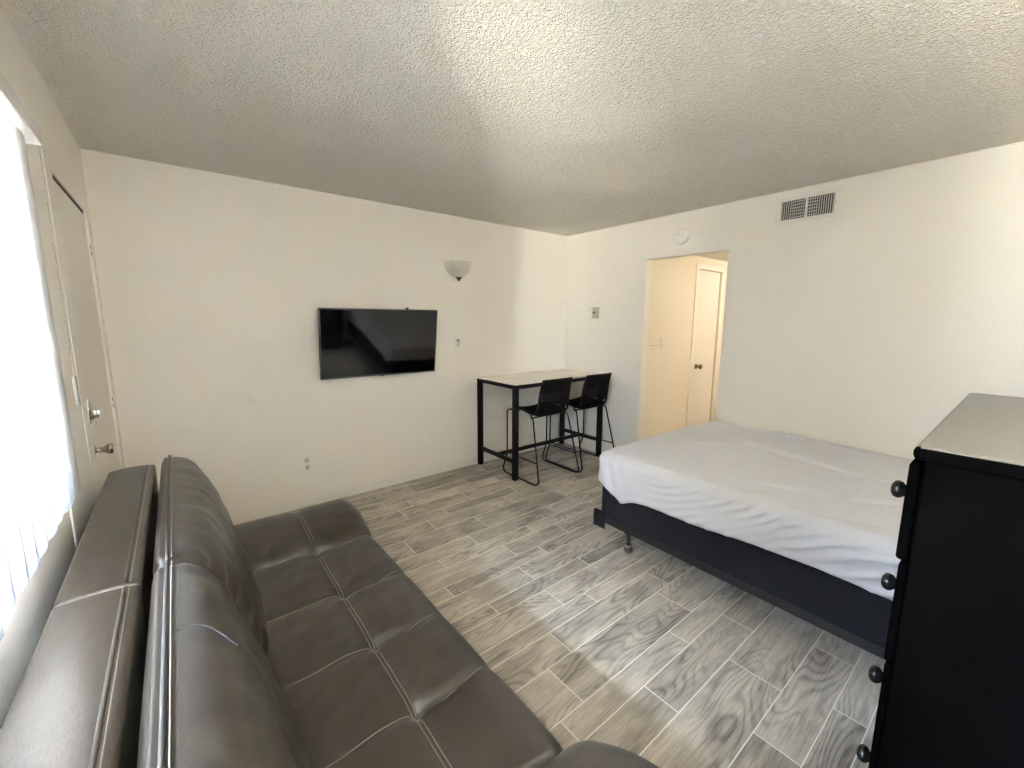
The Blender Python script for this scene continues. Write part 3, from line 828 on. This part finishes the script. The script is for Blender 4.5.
# ------------------------------------------------------------------ television
tv = tag(empty('television', (1.347, 3.405, 1.297)), 'black flat screen television mounted on the far wall', 'television')
tv.rotation_euler = (math.radians(8.5), 0, math.radians(-1.2))
TW, TH = 0.492, 0.279
MB().rbox((-TW, 0.0, -TH), (TW, 0.030, TH), 0.004, None, 2).build('casing', M['tv_plastic'], tv, 40)
lb(MB().box((-TW + 0.008, -0.0012, -TH + 0.012), (TW - 0.008, 0.0, TH - 0.008)).build('screen', M['screen'], tv), 'glossy dark screen')
w = MB()
w.box((-TW, -0.003, -TH), (TW, 0.0, -TH + 0.011)); w.box((-TW, -0.003, TH - 0.007), (TW, 0.0, TH)); w.box((-TW, -0.003, -TH + 0.011), (-TW + 0.007, 0.0, TH - 0.007)); w.box((TW - 0.007, -0.003, -TH + 0.011), (TW, 0.0, TH - 0.007))
w.build('bezel', M['tv_bezel'], tv)
MB().rbox((0.20, 0.004, TH), (0.222, 0.022, TH + 0.016), 0.003).build('sensor', M['tv_plastic'], tv)
MB().rbox((-0.018, -0.004, -TH - 0.006), (0.018, 0.004, -TH + 0.001), 0.002).build('indicator_tab', M['tv_bezel'], tv)
MB().rbox((-0.2, 0.030, -0.15), (0.2, 0.055, 0.15), 0.005).rbox((-0.1, 0.055, -0.10), (0.1, 0.085, 0.02), 0.004).build('wall_bracket', M['tv_plastic'], tv)

# ------------------------------------------------------------------ wall sconce
sc = tag(empty('wall_sconce', (2.138, YF, 1.997)), 'frosted half bowl wall sconce above the television', 'wall lamp')
prof = [(0.012, -0.118), (0.050, -0.108), (0.090, -0.082), (0.120, -0.045), (0.136, -0.005), (0.142, 0.028), (0.137, 0.028), (0.130, -0.004), (0.112, -0.044), (0.084, -0.076), (0.045, -0.100), (0.010, -0.110)]
MB().lathe(prof, (0, -0.001, 0), 'Z', 32, PI, 2 * PI).build('glass_shade', M['frosted'], sc, 60)
MB().lathe([(0.0, -0.150), (0.006, -0.147), (0.010, -0.138), (0.020, -0.128), (0.030, -0.116), (0.032, -0.112), (0.0, -0.110)], (0, -0.034, 0), 'Z', 16).build('finial', M['bronze'], sc, 60)
MB().rbox((-0.05, -0.012, -0.09), (0.05, 0, 0.02), 0.003).build('back_plate', M['plastic'], sc)
sc.children[0].scale = (1, 0.85, 1)

# ------------------------------------------------------------------ wall plates
def far_plate(name, x, z, wd, ht, label, cat):
    e_ = tag(empty(name, (x, YF, z)), label, cat)
    MB().rbox((-wd / 2, -0.006, -ht / 2), (wd / 2, 0, ht / 2), 0.003, None, 2).build('cover_plate', M['plastic'], e_, 40)
    return e_
e_ = far_plate('light_switch', 2.136, 1.268, 0.070, 0.115, 'white switch plate on the far wall between television and table', 'switch')
MB().rbox((-0.017, -0.009, -0.034), (0.017, -0.006, 0.014), 0.0015).build('rocker', M['plastic_dim'], e_)
MB().rbox((-0.017, -0.009, 0.016), (0.017, -0.006, 0.034), 0.0015).build('indicator', M['grey_ind'], e_)
e_ = far_plate('wall_outlet', 0.724, 0.355, 0.072, 0.118, 'white duplex power outlet low on the far wall', 'outlet')
for dz in (-0.028, 0.028):
    f_ = MB().rbox((-0.017, -0.008, dz - 0.020), (0.017, -0.006, dz + 0.020), 0.001).build('receptacle', M['plastic_dim'], e_)
    MB().box((-0.009, -0.0086, dz - 0.002), (-0.006, -0.0079, dz + 0.010)).box((0.006, -0.0086, dz - 0.002), (0.009, -0.0079, dz + 0.010)).box((-0.003, -0.0086, dz - 0.014), (0.003, -0.0079, dz - 0.008)).build('socket_slots', M['dark'], f_)
e_ = far_plate('blank_cover_plate', 0.940, 0.356, 0.072, 0.118, 'blank white cover plate right of the power outlet', 'wall plate')  # plain blank wall plate without receptacles
for dz in (-0.042, 0.042):
    MB().lathe([(0.0035, -0.0075), (0.0035, -0.006)], (0, 0, dz), 'Y', 8).build('screw', M['plastic_dim'], e_)
e_ = tag(empty('round_cover_plate', (0.416, YF, 0.922)), 'round painted-over cover plate on the far wall above the sofa', 'wall plate')  # plain round wall plate, no receptacle
MB().lathe([(0.0, -0.006), (0.047, -0.006), (0.052, -0.003), (0.052, 0)], (0, 0, 0), 'Y', 32).build('cover', M['wall'], e_, 40)
MB().box((-0.014, -0.0072, -0.02), (-0.010, -0.006, 0.02)).build('tab', M['wall'], e_)

# hall switch
e_ = tag(empty('hall_light_switch', (4.000, HY1, 1.262)), 'cream double switch plate on the hall wall', 'switch')
MB().rbox((-0.035, -0.006, -0.057), (0.035, 0, 0.057), 0.003, None, 2).build('cover_plate', M['plastic'], e_, 40)
for dz in (-0.022, 0.022): MB().rbox((-0.006, -0.014, dz - 0.008), (0.006, -0.006, dz + 0.008), 0.002).build('toggle', M['plastic_dim'], e_)
e_ = tag(empty('hall_switch_strip', (3.865, HY1, 1.24)), 'thin cream cover strip left of the hall switch', 'wall plate')
MB().rbox((-0.07, -0.004, -0.012), (0.07, 0, 0.0), 0.001).build('strip', M['plastic_dim'], e_)

# thermostat on right wall
e_ = tag(empty('thermostat', (XR, 3.082, 1.570)), 'small ivory thermostat on the right wall near the corner', 'thermostat')
MB().rbox((-0.020, -0.075, -0.062), (0, 0.070, 0.062), 0.004, None, 2).build('housing', M['plastic_tan'], e_, 40)
MB().rbox((-0.034, 0.000, -0.058), (-0.020, 0.066, 0.058), 0.005, None, 2).build('cover', M['plastic'], e_, 40)
MB().lathe([(0.010, -0.028), (0.012, -0.020)], (0, -0.020, 0.004), 'X', 14).build('dial', M['dark'], e_, 40)
MB().box((-0.0348, 0.022, 0.028), (-0.0338, 0.052, 0.036)).build('scale_window', M['grey_ind'], e_)

# smoke detector
e_ = tag(empty('smoke_detector', (XR, 2.088, 2.228)), 'round white smoke detector above the hall opening', 'smoke detector')
MB().lathe([(0.066, 0), (0.066, -0.012), (0.062, -0.028), (0.054, -0.034), (0.0, -0.036)], (0, 0, 0), 'X', 32).build('housing', M['plastic'], e_, 40)
MB().lathe([(0.0045, -0.038), (0.0045, -0.034)], (0, 0.022, 0.022), 'X', 8).build('test_light', M['dark'], e_)
MB().lathe([(0.004, -0.037), (0.004, -0.034)], (0, -0.020, 0.010), 'X', 8).build('test_button', M['grey_ind'], e_)

# supply air vent
VY, VZ = 1.143, 2.296
e_ = tag(empty('air_vent', (XR, VY, VZ)), 'white wall air vent register with louvers near the ceiling', 'air vent')
hw, hh, iw, ih = 0.200, 0.094, 0.162, 0.066
w = MB()
w.rbox((-0.008, -hw, ih), (0, hw, hh), 0.002); w.rbox((-0.008, -hw, -hh), (0, hw, -ih), 0.002)
w.rbox((-0.008, -hw, -ih), (0, -iw, ih), 0.002); w.rbox((-0.008, iw, -ih), (0, hw, ih), 0.002)
w.build('frame', M['vent'], e_)
MB().box((-0.0008, -iw, -ih), (-0.0002, iw, ih)).build('duct_shade', M['dark'], e_)  # thin dark sheet stands in for the shade inside the vent opening
MB().box((-0.009, -0.002, -ih), (-0.001, 0.009, ih)).build('divider', M['vent'], e_)
for i in range(24):
    y = -iw + 0.006 + i * (2 * iw - 0.012) / 23
    if abs(y - 0.0035) < 0.010: continue
    wd = 0.0034 if -0.066 < y < 0.10 else 0.0052
    MB().box((-0.0065, y - wd / 2, -ih), (-0.0045, y + wd / 2, ih)).build('louver', M['vent_bar'], e_)
for i in range(6):
    z = -ih + 0.012 + i * (2 * ih - 0.024) / 5
    MB().box((-0.0035, -0.066, z - 0.0028), (-0.0015, 0.100, z + 0.0028)).build('cross_louver', M['vent_bar'], e_)
MB().rbox((-0.020, -iw - 0.016, -0.004), (-0.006, -iw - 0.011, 0.012), 0.001).build('lever', M['vent_bar'], e_)

# ------------------------------------------------------------------ camera
cam = bpy.data.cameras.new('camera'); co = bpy.data.objects.new('camera', cam); C.objects.link(co)
cam.sensor_fit = 'HORIZONTAL'; cam.sensor_width = 36; cam.lens = FCAM / 1024 * 36; cam.clip_start = 0.02; cam.clip_end = 200
f, rt, up = cam_axes()
mw = Matrix.Identity(4)
for i in range(3):
    mw[i][0] = rt[i]; mw[i][1] = up[i]; mw[i][2] = -f[i]
mw[2][3] = CAMZ
co.matrix_world = mw
bpy.context.scene.camera = co

# ------------------------------------------------------------------ light
wd = bpy.data.worlds.new('sky'); bpy.context.scene.world = wd; wd.use_nodes = True
nt = wd.node_tree; bg = nt.nodes['Background']
tc = nt.nodes.new('ShaderNodeTexCoord'); sp = nt.nodes.new('ShaderNodeSeparateXYZ'); rp = nt.nodes.new('ShaderNodeValToRGB')
mr = nt.nodes.new('ShaderNodeMapRange'); mr.inputs['From Min'].default_value = -1; mr.inputs['From Max'].default_value = 1
nt.links.new(tc.outputs['Generated'], sp.inputs[0]); nt.links.new(sp.outputs['Z'], mr.inputs['Value']); nt.links.new(mr.outputs['Result'], rp.inputs['Fac'])
e = rp.color_ramp.elements
e[0].position = 0.0; e[0].color = (1.6, 1.46, 1.24, 1); e[1].position = 1.0; e[1].color = (0.25, 0.36, 0.55, 1)
for p_, c_ in ((0.24, (1.8, 1.65, 1.41)), (0.36, (1.40, 1.29, 1.11)), (0.46, (0.95, 0.90, 0.80)), (0.515, (0.62, 0.64, 0.66)), (0.58, (0.42, 0.49, 0.62))):
    k = e.new(p_); k.color = (*c_, 1)
nt.links.new(rp.outputs['Color'], bg.inputs['Color']); bg.inputs['Strength'].default_value = 140

def light(name, kind, loc, energy, col, size=None, rot=None, **kw):
    l = bpy.data.lights.new(name, kind); l.energy = energy; l.color = col
    if size is not None:
        if kind == 'AREA': l.size = size
        else: l.shadow_soft_size = size
    for k_, v in kw.items(): setattr(l, k_, v)
    o = bpy.data.objects.new(name, l); C.objects.link(o); o.location = loc
    if rot: o.rotation_euler = rot
    return o
def aim(o, target):
    d_ = Vector(target) - o.location; o.rotation_euler = d_.to_track_quat('-Z', 'Y').to_euler()
# hall ceiling lamp
hl = light('hall_lamp', 'POINT', (5.3, 1.25, 2.0), 4.0, (1.0, 0.93, 0.80), 0.12)
# portal at the window
pt_ = light('window_portal', 'AREA', (XL - WT - 0.01, (WY0 + WY1) / 2, (WZ0 + WZ1) / 2), 1, (1, 1, 1), None, None)
pt_.data.shape = 'RECTANGLE'; pt_.data.size = WZ1 - WZ0; pt_.data.size_y = WY1 - WY0
pt_.rotation_euler = (0, -PI / 2, 0); pt_.data.cycles.is_portal = True

scn = bpy.context.scene
scn.view_settings.view_transform = 'Standard'; scn.view_settings.look = 'None'
scn.view_settings.gamma = 1; scn.view_settings.use_curve_mapping = False
scn.view_settings.exposure = 2.80
scn.cycles.use_denoising = True
try: scn.cycles.denoiser = 'OPENIMAGEDENOISE'
except Exception: pass
scn.cycles.max_bounces = 12; scn.cycles.diffuse_bounces = 8; scn.cycles.glossy_bounces = 4; scn.cycles.transparent_max_bounces = 16
scn.cycles.sample_clamp_indirect = 8; scn.cycles.caustics_reflective = False; scn.cycles.caustics_refractive = False
